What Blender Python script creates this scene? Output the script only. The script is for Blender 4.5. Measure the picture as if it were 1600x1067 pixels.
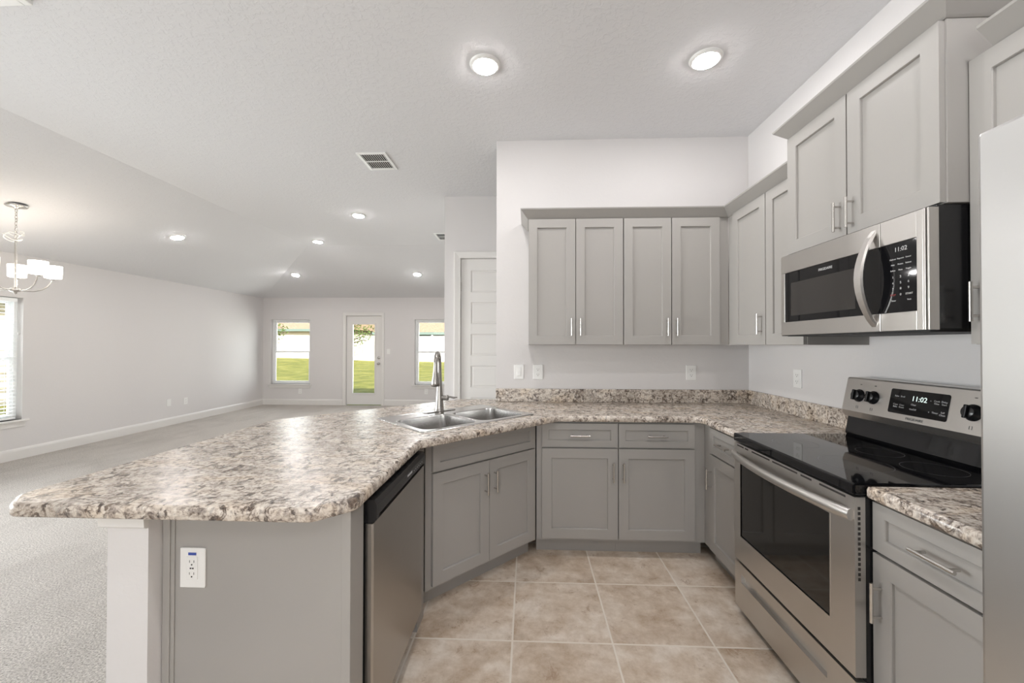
import bpy, bmesh, math, random
from mathutils import Vector, Matrix
random.seed(4)
PI = math.pi
S = bpy.context.scene
C = S.collection
for o in list(bpy.data.objects): bpy.data.objects.remove(o)

# ------------------------------------------------------------------ camera
cam_d = bpy.data.cameras.new('camera'); cam = bpy.data.objects.new('camera', cam_d); C.objects.link(cam)
cam_d.sensor_width = 36.0; cam_d.lens = 621.06 / 1600 * 36; cam_d.clip_start = .02; cam_d.clip_end = 300
cam.matrix_world = (Matrix.Translation((0, 0, 1.367)) @ Matrix.Rotation(.0397, 4, 'Z') @
                    Matrix.Rotation(PI/2 + .0094, 4, 'X') @ Matrix.Rotation(.0018, 4, 'Z'))
S.camera = cam

# ------------------------------------------------------------------ world, sun, exposure
S.view_settings.view_transform = 'Standard'; S.view_settings.look = 'None'
S.view_settings.exposure = 0.6; S.view_settings.gamma = 1.0; S.view_settings.use_curve_mapping = False
S.cycles.max_bounces = 10; S.cycles.diffuse_bounces = 6; S.cycles.glossy_bounces = 5
S.cycles.transparent_max_bounces = 12; S.cycles.sample_clamp_indirect = 6; S.cycles.caustics_reflective = False
W = bpy.data.worlds.new('sky'); S.world = W; W.use_nodes = True
wn = W.node_tree.nodes; wl = W.node_tree.links
sky = wn.new('ShaderNodeTexSky'); sky.sky_type = 'NISHITA'; sky.sun_disc = False
sky.sun_elevation = math.radians(28); sky.sun_rotation = math.radians(140); sky.dust_density = 2.5
wn['Background'].inputs['Strength'].default_value = .22
wl.new(sky.outputs[0], wn['Background'].inputs['Color'])
sun_d = bpy.data.lights.new('sun', 'SUN'); sun_d.energy = 5.0; sun_d.angle = .01; sun_d.color = (1, .96, .88)
sun = bpy.data.objects.new('sun', sun_d); C.objects.link(sun)
sun.rotation_euler = (math.radians(62), 0, math.radians(38))

def area(name, loc, rot, sx, sy, e, col=(1, 1, 1), spread=PI):
    d = bpy.data.lights.new(name, 'AREA'); d.shape = 'RECTANGLE'; d.size = sx; d.size_y = sy; d.energy = e; d.color = col; d.spread = spread
    o = bpy.data.objects.new(name, d); C.objects.link(o); o.location = loc; o.rotation_euler = rot
    return o
# daylight at the windows; the rear and patio lamps are added fill
area('fill_rear_left', (-4.3, -2.75, 1.5), (PI/2, 0, 0), 1.3, 1.1, 6, (.93, .97, 1))
area('fill_rear_right', (-.3, -2.75, 1.5), (PI/2, 0, 0), 1.3, 1.1, 26, (.93, .97, 1))
area('fill_patio', (-6.2, 1.3, 1.0), (0, -PI/2+.3, 0), 1.7, 3.0, 118, (.93, .97, 1), 2.2)  # added fill lamp at a made-up window left of the viewer
area('daylight_dining', (-6.25, 4.09, 1.2), (0, -PI/2, 0), 1.4, .85, 22, (.93, .98, 1))
area('daylight_far_left', (-5.42, 9.15, 1.2), (-PI/2, 0, 0), .85, 1.4, 13, (.95, 1, .97))
area('daylight_far_door', (-3.73, 9.15, 1.1), (-PI/2, 0, 0), .45, 1.5, 10, (.95, 1, .97))
area('daylight_far_right', (-2.09, 9.15, 1.2), (-PI/2, 0, 0), .85, 1.4, 13, (.95, 1, .97))

# ------------------------------------------------------------------ materials
def lin(c):
    c = c/255
    return c/12.92 if c <= .04045 else ((c+.055)/1.055)**2.4
def rgb(r, g, b): return (lin(r), lin(g), lin(b), 1)
class Mat:
    def __init__(s, name, col=(.5, .5, .5, 1), rough=.5, metal=0, **kw):
        s.m = bpy.data.materials.new(name); s.m.use_nodes = True
        s.n = s.m.node_tree.nodes; s.l = s.m.node_tree.links; s.b = s.n['Principled BSDF']
        s.b.inputs['Base Color'].default_value = col; s.b.inputs['Roughness'].default_value = rough
        s.b.inputs['Metallic'].default_value = metal
        for k, v in kw.items(): s.b.inputs[k.replace('_', ' ')].default_value = v
    def node(s, t, **kw):
        n = s.n.new(t)
        for k, v in kw.items():
            if k in n.inputs: n.inputs[k].default_value = v
            else: setattr(n, k, v)
        return n
    def pos(s, scale=(1, 1, 1), rot=(0, 0, 0), loc=(0, 0, 0)):
        g = s.node('ShaderNodeNewGeometry'); m = s.node('ShaderNodeMapping')
        m.inputs['Scale'].default_value = scale; m.inputs['Rotation'].default_value = rot; m.inputs['Location'].default_value = loc
        s.l.new(g.outputs['Position'], m.inputs['Vector']); return m.outputs[0]
    def noise(s, vec, scale, detail=4, rough=.5, dist=0):
        n = s.node('ShaderNodeTexNoise', Scale=scale, Detail=detail, Roughness=rough, Distortion=dist)
        s.l.new(vec, n.inputs['Vector']); return n.outputs['Fac']
    def ramp(s, fac, stops, interp='LINEAR'):
        r = s.node('ShaderNodeValToRGB'); r.color_ramp.interpolation = interp
        e = r.color_ramp.elements
        while len(e) > 1: e.remove(e[-1])
        e[0].position, e[0].color = stops[0]
        for p, c in stops[1:]:
            q = e.new(p); q.color = c
        s.l.new(fac, r.inputs[0]); return r.outputs[0]
    def math(s, op, a, b=None, c=None):
        n = s.node('ShaderNodeMath', operation=op)
        for i, v in enumerate((a, b, c)):
            if v is None: continue
            if isinstance(v, (int, float)): n.inputs[i].default_value = v
            else: s.l.new(v, n.inputs[i])
        return n.outputs[0]
    def mix(s, fac, a, b, mode='MIX'):
        n = s.node('ShaderNodeMix', data_type='RGBA', blend_type=mode)
        for i, v in ((0, fac), (6, a), (7, b)):
            if isinstance(v, (int, float, tuple)): n.inputs[i].default_value = v
            else: s.l.new(v, n.inputs[i])
        return n.outputs[2]
    def bump(s, h, strength, dist=.01):
        b = s.node('ShaderNodeBump', Strength=strength, Distance=dist)
        s.l.new(h, b.inputs['Height']); s.l.new(b.outputs[0], s.b.inputs['Normal'])
    def col(s, c): s.l.new(c, s.b.inputs['Base Color'])
M = {}
m = Mat('wall_paint', (.70, .682, .676, 1), .7); v = m.pos()
m.bump(m.ramp(m.noise(v, 38, 4, .6), [(.45, (0, 0, 0, 1)), (.6, (1, 1, 1, 1))]), .10, .002); M['wall'] = m.m
m = Mat('ceiling_paint', (.73, .73, .74, 1), .8); v = m.pos()
k = m.ramp(m.noise(v, 30, 5, .6, .6), [(.50, (0, 0, 0, 1)), (.56, (1, 1, 1, 1))])
m.bump(k, .35, .003); M['ceil'] = m.m
m = Mat('cabinet_paint', rgb(163, 160, 156), .42); M['cab'] = m.m
m = Mat('cabinet_inside_gap', rgb(70, 66, 62), .7); M['gap'] = m.m
m = Mat('trim_white', rgb(226, 224, 221), .35); M['trim'] = m.m
m = Mat('vinyl_white', rgb(246, 248, 248), .3); M['vinyl'] = m.m
m = Mat('plastic_white', rgb(236, 236, 234), .3); M['plastic'] = m.m
m = Mat('slot_dark', rgb(50, 46, 44), .6); M['slot'] = m.m
m = Mat('label_blue', rgb(60, 80, 160), .5); M['blue'] = m.m
# granite patterned laminate
m = Mat('granite_laminate', rough=.27); v = m.pos((1, 1.0, 1.0), (0, 0, .6)); v2 = m.pos((1.0, 2.3, 1.6), (0, 0, .55))
big = m.noise(v2, 5, 3, .5, .4)
mid = m.noise(v2, 26, 7, .68, .9)
fine = m.noise(v, 85, 5, .65, .3)
f = m.math('ADD', m.math('MULTIPLY', mid, .62), m.math('MULTIPLY', fine, .38))
base = m.ramp(f, [(.37, rgb(96, 86, 80)), (.43, rgb(150, 139, 131)), (.48, rgb(194, 182, 170)), (.54, rgb(224, 215, 204)), (.63, rgb(232, 226, 218)), (.72, rgb(190, 177, 163))])
tone = m.ramp(big, [(.35, rgb(208, 204, 200)), (.5, rgb(250, 250, 250)), (.66, rgb(240, 230, 216))])
c1 = m.mix(.7, base, tone, 'MULTIPLY')
vs_ = m.pos((1.6, 1, 1.2), (0, 0, -.55), (3, 1, 7))
vein = m.noise(vs_, 17, 9, .72, 1.1)
dk = m.ramp(vein, [(.412, (1, 1, 1, 1)), (.465, (0, 0, 0, 1))])
c2 = m.mix(m.math('MULTIPLY', dk, .9), c1, m.ramp(fine, [(.4, rgb(48, 40, 38)), (.6, rgb(112, 94, 80))]))
gr = m.ramp(m.noise(m.pos((1.5, 1, 1), (0, 0, -.4), (9, 4, 2)), 19, 7, .72, 1), [(.56, (0, 0, 0, 1)), (.63, (1, 1, 1, 1))])
c3 = m.mix(m.math('MULTIPLY', gr, .6), c2, rgb(140, 134, 130))
m.col(c3); m.b.inputs['Specular IOR Level'].default_value = .5; M['granite'] = m.m
# floor tile
T = .4605
m = Mat('floor_tile', rough=.34)
g = m.node('ShaderNodeNewGeometry'); sx = m.node('ShaderNodeSeparateXYZ'); m.l.new(g.outputs['Position'], sx.inputs[0])
def cell(out, off):
    a = m.math('DIVIDE', m.math('SUBTRACT', out, off), T)
    return m.math('FRACT', a), m.math('FLOOR', a)
fx, ix = cell(sx.outputs[0], -.0693); fy, iy = cell(sx.outputs[1], 1.850)
def edge(f): return m.math('MINIMUM', f, m.math('SUBTRACT', 1.0, f))
ed = m.math('MINIMUM', edge(fx), edge(fy))
grout = m.ramp(ed, [(.0075, (1, 1, 1, 1)), (.0105, (0, 0, 0, 1))])
cb = m.node('ShaderNodeCombineXYZ'); m.l.new(m.math('MULTIPLY', ix, 3.7), cb.inputs[0]); m.l.new(m.math('MULTIPLY', iy, 5.3), cb.inputs[1])
va = m.node('ShaderNodeVectorMath', operation='ADD'); m.l.new(g.outputs['Position'], va.inputs[0]); m.l.new(cb.outputs[0], va.inputs[1])
tv = va.outputs[0]
n1 = m.noise(tv, 4.5, 6, .62, .2); n2 = m.noise(tv, 14, 9, .72, .15); n3 = m.noise(tv, 9, 10, .82, .5)
tc = m.ramp(n1, [(.36, rgb(160, 138, 114)), (.5, rgb(196, 180, 161)), (.62, rgb(220, 211, 199))])
tc = m.mix(.5, tc, m.ramp(n2, [(.35, rgb(168, 146, 122)), (.52, rgb(196, 182, 166)), (.66, rgb(218, 207, 194))]))
tc = m.mix(m.math('MULTIPLY', m.ramp(n3, [(.37, (1, 1, 1, 1)), (.44, (0, 0, 0, 1))]), .62), tc, rgb(142, 114, 88))
wn_ = m.node('ShaderNodeTexWhiteNoise', noise_dimensions='2D'); m.l.new(cb.outputs[0], wn_.inputs['Vector'])
tc = m.mix(1.0, m.mix(1.0, tc, (1.16, 1.17, 1.19, 1), 'MULTIPLY'), m.ramp(wn_.outputs['Value'], [(0, (.93, .91, .89, 1)), (1, (1, 1, 1, 1))]), 'MULTIPLY')
m.col(m.mix(grout, tc, rgb(226, 217, 205)))
m.bump(m.math('SUBTRACT', 1.0, grout), .3, .002); M['tile'] = m.m
# carpet
m = Mat('carpet_pile', rough=.95); v = m.pos()
a = m.noise(v, 120, 4, .75); b = m.noise(v, 1.3, 3, .5, .8); b2 = m.noise(m.pos((1, .25, 1), (0, 0, -.7)), 7, 4, .6, .6)
cc = m.ramp(a, [(.34, rgb(124, 117, 109)), (.5, rgb(196, 189, 181)), (.64, rgb(232, 226, 218))])
cc = m.mix(.8, cc, m.ramp(m.math('ADD', m.math('MULTIPLY', b, .5), m.math('MULTIPLY', b2, .5)), [(.38, (.80, .79, .78, 1)), (.55, (1, 1, 1, 1))]), 'MULTIPLY')
m.col(cc); m.bump(m.noise(v, 120, 4, .75), 1.0, .012); m.b.inputs['Sheen Weight'].default_value = .15; M['carpet'] = m.m
# metals
def steel(name, col, rough, axis, amt=.012):
    m = Mat(name, col, rough, 1.0)
    sc = {'x': (2, 500, 500), 'y': (500, 2, 500), 'z': (500, 500, 2)}[axis]
    n = m.noise(m.pos(sc), 1.0, 3, .6)
    r = m.math('ADD', m.math('MULTIPLY', n, amt), rough - amt/2)
    m.l.new(r, m.b.inputs['Roughness'])
    return m.m
M['steel'] = steel('brushed_steel', (.62, .60, .575, 1), .36, 'y')
M['steel_fr'] = steel('brushed_steel_fridge', (.66, .66, .655, 1), .33, 'y')
M['steel_dw'] = steel('brushed_steel_dark', (.46, .44, .415, 1), .30, 'y')
m = Mat('sink_steel', (.60, .59, .58, 1), .21, 1.0); M['sink'] = m.m
m = Mat('brushed_nickel', (.62, .60, .57, 1), .27, 1.0); M['nickel'] = m.m
m = Mat('faucet_steel', (.38, .365, .345, 1), .27, 1.0); M['faucet'] = m.m
m = Mat('black_glass', (.005, .005, .006, 1), .04, 0, Specular_IOR_Level=.45); M['bglass'] = m.m
m = Mat('oven_glass', (.012, .011, .010, 1), .05, 0, Specular_IOR_Level=.6); M['oglass'] = m.m
m = Mat('black_plastic', (.012, .012, .013, 1), .25); M['black'] = m.m
m = Mat('black_matt', (.02, .02, .02, 1), .6); M['bmatt'] = m.m
m = Mat('dark_screen_area', (.035, .032, .030, 1), .07); M['mesh'] = m.m
m = Mat('printed_grey', (.55, .55, .55, 1), .5); M['print'] = m.m
m = Mat('printed_dark', (.10, .10, .10, 1), .5); M['printd'] = m.m
m = Mat('printed_red', (.35, .05, .05, 1), .5); M['printr'] = m.m
m = Mat('burner_ring', (.22, .22, .22, 1), .3); M['ring'] = m.m
def emis(name, col, st):
    m = Mat(name, (0, 0, 0, 1), .5); m.b.inputs['Emission Color'].default_value = col; m.b.inputs['Emission Strength'].default_value = st
    return m.m
M['digits'] = emis('display_digits', (.75, .9, .85, 1), .8)
M['lens'] = emis('lamp_lens', (1, .97, .96, 1), 135)
M['shade'] = emis('frosted_lamp_shade', (1, .93, .84, 1), 3.2)
# window glass : clear with a fresnel reflection
m = bpy.data.materials.new('window_glass'); m.use_nodes = True; n = m.node_tree.nodes; l = m.node_tree.links
n.remove(n['Principled BSDF']); tr = n.new('ShaderNodeBsdfTransparent'); gl = n.new('ShaderNodeBsdfGlossy'); gl.inputs['Roughness'].default_value = 0
fr = n.new('ShaderNodeFresnel'); fr.inputs['IOR'].default_value = 1.3; mx = n.new('ShaderNodeMixShader')
l.new(fr.outputs[0], mx.inputs[0]); l.new(tr.outputs[0], mx.inputs[1]); l.new(gl.outputs[0], mx.inputs[2]); l.new(mx.outputs[0], n['Material Output'].inputs[0]); M['glass'] = m
# outdoors
m = Mat('lawn_grass', rough=.9); v = m.pos()
cc = m.ramp(m.noise(v, 1.1, 8, .75), [(.36, rgb(98, 106, 30)), (.5, rgb(146, 150, 50)), (.62, rgb(196, 186, 96))])
m.col(m.mix(.5, cc, m.ramp(m.noise(v, 60, 3, .6), [(.3, rgb(72, 80, 26)), (.7, rgb(160, 158, 78))]))); m.bump(m.noise(v, 90, 3, .6), .6, .02); M['lawn'] = m.m
m = Mat('fence_vinyl', rgb(240, 240, 240), .4); M['fence'] = m.m
m = Mat('roof_shingle', rough=.9); v = m.pos()
m.col(m.ramp(m.noise(v, 9, 4, .6), [(.3, rgb(150, 128, 104)), (.7, rgb(190, 168, 140))])); M['shingle'] = m.m
m = Mat('siding_green', rgb(120, 140, 132), .6); M['sgreen'] = m.m
m = Mat('siding_cream', rgb(215, 206, 186), .6); v = m.pos()
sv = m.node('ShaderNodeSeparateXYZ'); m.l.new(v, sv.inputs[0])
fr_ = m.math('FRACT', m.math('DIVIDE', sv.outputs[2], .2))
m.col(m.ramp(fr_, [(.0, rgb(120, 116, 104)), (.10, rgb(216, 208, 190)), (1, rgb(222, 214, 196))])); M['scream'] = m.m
m = Mat('leaf_green', rgb(96, 118, 62), .7); M['leaf'] = m.m
m = Mat('bark_brown', rgb(96, 80, 64), .9); M['bark'] = m.m
m = Mat('window_dark', rgb(60, 72, 74), .2); M['wdark'] = m.m

# ------------------------------------------------------------------ mesh builder
class MB:
    def __init__(s): s.bm = bmesh.new(); s.mats = []; s.cur = 0
    def mat(s, key):
        if key not in s.mats: s.mats.append(key)
        s.cur = s.mats.index(key); return s
    def _face(s, vs, smooth=False):
        try:
            f = s.bm.faces.new(vs); f.material_index = s.cur; f.smooth = smooth; return f
        except ValueError: return None
    def box(s, x0, x1, y0, y1, z0, z1, bev=0, mx=None):
        if x0 > x1: x0, x1 = x1, x0
        if y0 > y1: y0, y1 = y1, y0
        if z0 > z1: z0, z1 = z1, z0
        P = [(x, y, z) for x in (x0, x1) for y in (y0, y1) for z in (z0, z1)]
        V = [s.bm.verts.new(mx @ Vector(p) if mx else p) for p in P]
        F = [s._face([V[i] for i in q]) for q in ((0, 1, 3, 2), (4, 6, 7, 5), (0, 4, 5, 1), (2, 3, 7, 6), (0, 2, 6, 4), (1, 5, 7, 3))]
        if bev:
            es = list({e for f in F for e in f.edges})
            r = bmesh.ops.bevel(s.bm, geom=es, offset=bev, segments=2, profile=.5, affect='EDGES')
            for f in r['faces']: f.material_index = s.cur
        return s
    def rings(s, rings, cap0=True, cap1=True, smooth=True, close=True):
        R = [[s.bm.verts.new(p) for p in r] for r in rings]
        n = len(R[0])
        for a, b in zip(R, R[1:]):
            for i in range(n if close else n-1):
                j = (i+1) % n; s._face([a[i], a[j], b[j], b[i]], smooth)
        dup = (lambda vs: [s.bm.verts.new(v.co) for v in vs]) if smooth else (lambda vs: vs)
        if cap0: s._face(dup(R[0])[::-1])
        if cap1: s._face(dup(R[-1]))
        return R
    def tube(s, pts, r, seg=10, smooth=True, cap=True):
        pts = [Vector(p) for p in pts]; rs = r if isinstance(r, (list, tuple)) else [r]*len(pts)
        up = Vector((0, 0, 1)); rings = []; prev = None
        for i, p in enumerate(pts):
            t = (pts[min(i+1, len(pts)-1)] - pts[max(i-1, 0)]).normalized()
            if prev is None:
                a = t.cross(up)
                if a.length < 1e-3: a = t.cross(Vector((1, 0, 0)))
                a.normalize()
            else:
                a = prev - t*prev.dot(t)
                if a.length < 1e-6: a = t.orthogonal()
                a.normalize()
            prev = a; b = t.cross(a)
            rings.append([p + (a*math.cos(2*PI*k/seg) + b*math.sin(2*PI*k/seg))*rs[i] for k in range(seg)])
        s.rings(rings, cap, cap, smooth); return s
    def lathe(s, prof, seg=24, c=(0, 0, 0), axis='z', smooth=True, cap=True):
        rings = []
        for r, z in prof:
            ring = []
            for k in range(seg):
                a = 2*PI*k/seg; x, y = r*math.cos(a), r*math.sin(a)
                p = (x, y, z) if axis == 'z' else ((x, z, y) if axis == 'y' else (z, x, y))
                ring.append(Vector(p) + Vector(c))
            rings.append(ring)
        s.rings(rings, cap, cap, smooth); return s
    def prism(s, poly, z0, z1):
        s.rings([[Vector((x, y, z0)) for x, y in poly], [Vector((x, y, z1)) for x, y in poly]], smooth=False); return s
    def sweep(s, path, prof, closed=False, ends=True):
        """path: list of (x,y) ; prof: list of (out,z), out to the right side of the path; mitred corners"""
        n = len(path); rings = []
        for i in range(n):
            p = Vector(path[i]); d0 = (p-Vector(path[i-1])).normalized() if i > 0 else None
            d1 = (Vector(path[i+1])-p).normalized() if i < n-1 else None
            if d0 is None: d0 = d1
            if d1 is None: d1 = d0
            n0 = Vector((d0.y, -d0.x)); n1 = Vector((d1.y, -d1.x)); b = (n0+n1).normalized(); k = 1/max(.2, b.dot(n0))
            rings.append([Vector((p.x+b.x*k*o, p.y+b.y*k*o, z)) for o, z in prof])
        s.rings(rings, ends, ends, False); return s
    def plate(s, outer, holes, z):
        """flat face with holes at height z, returns nothing"""
        es = []
        for loop in [outer]+holes:
            vs = [s.bm.verts.new((x, y, z)) for x, y in loop]
            for i in range(len(vs)): es.append(s.bm.edges.new((vs[i], vs[(i+1) % len(vs)])))
        r = bmesh.ops.triangle_fill(s.bm, edges=es, use_beauty=True, use_dissolve=False, normal=(0, 0, 1))
        for g in r['geom']:
            if isinstance(g, bmesh.types.BMFace): g.material_index = s.cur
        return s
    def build(s, name, parent=None, weld=False, mx=None, recalc=True):
        if weld: bmesh.ops.remove_doubles(s.bm, verts=s.bm.verts, dist=1e-5)
        if recalc: bmesh.ops.recalc_face_normals(s.bm, faces=s.bm.faces)
        me = bpy.data.meshes.new(name); s.bm.to_mesh(me); s.bm.free()
        for k in s.mats: me.materials.append(M[k])
        o = bpy.data.objects.new(name, me); C.objects.link(o)
        if mx: o.matrix_local = mx
        if parent: o.parent = parent
        return o
def mb(key): return MB().mat(key)
def tag(o, label=None, cat=None, group=None, kind=None):
    if label: o['label'] = label
    if cat: o['category'] = cat
    if group: o['group'] = group
    if kind: o['kind'] = kind
    return o
def thing(name, label, cat, loc=(0, 0, 0), rz=0, group=None, ry=0):
    o = bpy.data.objects.new(name, None); C.objects.link(o); o.empty_display_size = .1
    o.location = loc; o.rotation_euler = (0, ry, rz); return tag(o, label, cat, group)
def copy_tree(o, parent=None):
    c = o.copy(); C.objects.link(c); c.parent = parent
    for ch in list(o.children): copy_tree(ch, c)
    return c
def struct(name, b, label=None, cat='room'):
    o = b.build(name) if isinstance(b, MB) else b
    return tag(o, label, cat, kind='structure')
def rrect(x0, x1, y0, y1, r, seg=6):
    P = []
    for cx, cy, a0 in ((x1-r, y1-r, 0), (x0+r, y1-r, 90), (x0+r, y0+r, 180), (x1-r, y0+r, 270)):
        for k in range(seg+1):
            a = math.radians(a0+90*k/seg); P.append((cx+r*math.cos(a), cy+r*math.sin(a)))
    return P
def round_poly(pts, radii, seg=7):
    out = []; n = len(pts)
    for i in range(n):
        p = Vector(pts[i]); a = Vector(pts[i-1]); b = Vector(pts[(i+1) % n]); r = radii[i]
        if r <= 0: out.append(tuple(p)); continue
        u = (a-p).normalized(); w = (b-p).normalized(); ang = u.angle(w); t = r/math.tan(ang/2)
        c = p+(u+w).normalized()*(r/math.sin(ang/2)); s0 = p+u*t-c; s1 = p+w*t-c
        th = s0.angle(s1)
        for k in range(seg+1):
            q = (s0*math.sin(th*(1-k/seg))+s1*math.sin(th*k/seg))/math.sin(th); out.append(tuple(c+q))
    return out
def inset(poly, d):
    """inset of a counter-clockwise polygon"""
    out = []; n = len(poly)
    for i in range(n):
        p = Vector(poly[i]); d0 = (p-Vector(poly[i-1])).normalized(); d1 = (Vector(poly[(i+1) % n])-p).normalized()
        n0 = Vector((-d0.y, d0.x)); n1 = Vector((-d1.y, d1.x)); b = n0+n1; b.normalize()
        k = d/max(.3, b.dot(n0)); out.append((p.x+b.x*k, p.y+b.y*k))
    return out
def text_into(b, txt, size, x, z, y, key, align='CENTER', th=.0004, sx=1.0):
    """lettering on a plate facing -y, at local (x, z), front at y"""
    cu = bpy.data.curves.new('t', 'FONT'); cu.body = txt; cu.size = size; cu.align_x = align; cu.align_y = 'CENTER'; cu.extrude = th; cu.resolution_u = 2
    o = bpy.data.objects.new('t', cu); C.objects.link(o)
    dg = bpy.context.evaluated_depsgraph_get(); dg.update()
    me = bpy.data.meshes.new_from_object(o.evaluated_get(dg)); b.mat(key)
    idx = len(b.bm.verts); b.bm.verts.ensure_lookup_table(); nf = len(b.bm.faces)
    mx = Matrix.Translation((x, y, z)) @ Matrix.Rotation(PI/2, 4, 'X') @ Matrix.Diagonal((sx, 1, 1, 1))
    me.transform(mx); b.bm.from_mesh(me); b.bm.faces.ensure_lookup_table()
    for f in b.bm.faces[nf:]: f.material_index = b.cur
    bpy.data.objects.remove(o); bpy.data.curves.remove(cu); bpy.data.meshes.remove(me)

# ------------------------------------------------------------------ room shell
XL, XR, YF, YB, YR = -6.07, 1.746, 8.885, 3.215, -2.6
ZC, ZF = 3.03, 2.4405
SL = .2487; RUN = (ZC-ZF)/SL; XC = XL+RUN; YC = YF-RUN
def wall_boxes(axis, c0, c1, a0, a1, z0, z1, holes=()):
    """wall slab; axis 'x' = runs along x (normal y)"""
    b = mb('wall'); us = sorted({a0, a1, *[h[0] for h in holes], *[h[1] for h in holes]}); zs = sorted({z0, z1, *[h[2] for h in holes], *[h[3] for h in holes]})
    for u0, u1 in zip(us, us[1:]):
        for w0, w1 in zip(zs, zs[1:]):
            um, wm = (u0+u1)/2, (w0+w1)/2
            if any(h[0] < um < h[1] and h[2] < wm < h[3] for h in holes): continue
            if axis == 'x': b.box(u0, u1, c0, c1, w0, w1)
            else: b.box(c0, c1, u0, u1, w0, w1)
    bmesh.ops.remove_doubles(b.bm, verts=b.bm.verts, dist=1e-5)
    return b
WZ0, WZ1 = .47, 1.945
struct('wall_left', wall_boxes('y', XL-.16, XL, YR, YF+.16, 0, ZF+.05, [(-.2, 2.8, .1, 2.0), (3.63, 4.545, WZ0, 1.925)]), 'long pale wall on the left of the living room', 'wall')  # first opening belongs to the added, unseen daylight window
struct('wall_far', wall_boxes('x', YF, YF+.16, XL, -.8, 0, ZF+.05, [(-5.885, -4.97, WZ0, WZ1), (-2.555, -1.63, WZ0, WZ1), (-4.13, -3.318, 0, 2.03)]), 'far living room wall with two windows and a glass door', 'wall')
struct('wall_back', wall_boxes('x', YB, YB+.12, -.256, XR, 0, ZC), 'kitchen wall behind the cabinets', 'wall')
struct('wall_right', wall_boxes('y', XR, XR+.12, YR, YB+.12, 0, ZC), 'kitchen wall behind the stove and microwave', 'wall')
struct('wall_pantry', wall_boxes('x', 4.404, 4.524, -.931, 1.3, 0, ZC, [(-.749, .03, 0, 2.335)]), 'short wall holding the white panel door', 'wall')
struct('wall_pantry_side', wall_boxes('y', -.931, -.811, 4.524, YF, 0, ZF), 'side wall running back from the panel door wall', 'wall')
bb = mb('wall'); bb.rings([[Vector((x, y, z)) for y, z in ((4.524, ZF), (YF, ZF), (YC, ZC-.002), (4.524, ZC-.002))] for x in (-.931, -.811)], smooth=False)
struct('wall_pantry_side_top', bb, 'upper part of that side wall under the slope', 'wall')
struct('wall_hall', wall_boxes('y', 1.3, 1.42, YB+.12, 4.524, 0, ZC), 'end wall of the little hall', 'wall')
struct('wall_rear', wall_boxes('x', YR-.12, YR, XL, XR, 0, ZC+.05, [(-5.0, -3.6, .9, 2.1), (-1.0, .4, .9, 2.1)]), 'wall behind the viewer with added openings for fill daylight', 'wall')  # both openings are made up to let fill daylight in
# ceiling with the two sloped sides, as one solid sheet
def slab_faces(b, polys, dz):
    for p in polys:
        b.rings([[Vector(q) for q in p], [Vector((q[0], q[1], q[2]+dz)) for q in p]], smooth=False)
b = mb('ceil')
slab_faces(b, [[(XC, YR-.12, ZC), (XR+.12, YR-.12, ZC), (XR+.12, YC, ZC), (XC, YC, ZC)],
               [(XL, YR-.12, ZF), (XC, YR-.12, ZC), (XC, YC, ZC), (XL, YF, ZF)],
               [(XC, YC, ZC), (XR+.12, YC, ZC), (XR+.12, YF, ZF), (XL, YF, ZF)]], .1)
struct('ceiling', b, 'pale textured ceiling sloping down at the left and far sides', 'ceiling')
struct('floor', mb('tile').box(-1.165, XR, YR, YB, -.05, 0), 'beige stone look floor tiles in the kitchen', 'floor')
b = mb('carpet'); b.box(XL, -1.165, YR, YF, -.05, 0).box(-1.165, 1.3, YB, YF, -.05, 0)
struct('floor', b, 'beige carpet of the living and dining room', 'floor')
# baseboards
def baseboard(name, path, label):
    b = mb('trim'); b.sweep(path, [(0, 0), (.016, 0), (.016, .10), (.012, .118), (.006, .13), (0, .132)])
    struct(name, b, label, 'baseboard')
baseboard('baseboard_left', [(XL, YR), (XL, YF)], 'white baseboard along the long left wall')
baseboard('baseboard_far', [(XL+.016, YF), (-4.205, YF)], 'white baseboard left of the glass door')
baseboard('baseboard_far', [(-3.243, YF), (-.931, YF)], 'white baseboard right of the glass door')
# ------------------------------------------------------------------ windows
def window(n, label, w, z0, z1, loc, rz, blind=False):
    """opening local x 0..w, room side at y=0, outside +y"""
    o = tag(mb('vinyl').build('window_%d' % n), label, 'window', kind='structure')
    h = z1-z0
    b = MB(); b.mat('vinyl'); d0, d1 = .07, .14; t = .038
    for a in ((0, t, z0, z1), (w-t, w, z0, z1), (t, w-t, z0, z0+t), (t, w-t, z1-t, z1)): b.box(a[0], a[1], d0, d1, a[2], a[3], .003)
    me = b.build('tmp'); o.data = me.data; bpy.data.objects.remove(me)
    mid = z0+h*.5; s = .032
    for nm, a0, a1, y0, y1 in (('upper_sash', mid-.02, z1-t, .105, .13), ('lower_sash', z0+t, mid+.02, .078, .103)):
        q = mb('vinyl')
        for a in ((t, t+s, a0, a1), (w-t-s, w-t, a0, a1), (t+s, w-t-s, a0, a0+s), (t+s, w-t-s, a1-s, a1)): q.box(a[0], a[1], y0, y1, a[2], a[3], .002)
        sa = q.build(nm, o)
        mb('glass').box(t+s-.004, w-t-s+.004, (y0+y1)/2-.002, (y0+y1)/2+.002, a0+s-.004, a1-s+.004).build('pane', sa)
    q = mb('trim'); q.box(-.045, w+.045, -.045, .07, z0-.022, z0, .004); q.build('sill', o)
    q = mb('trim'); q.box(-.02, w+.02, -.016, .0, z0-.085, z0-.022, .003); q.build('apron', o)
    o.location = loc; o.rotation_euler = (0, 0, rz)
    return o
window(1, 'far window left of the glass door', .915, WZ0, WZ1, (-5.885, YF, 0), 0)
window(2, 'far window right of the glass door, half hidden by the wall', .925, WZ0, WZ1, (-2.555, YF, 0), 0)
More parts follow.
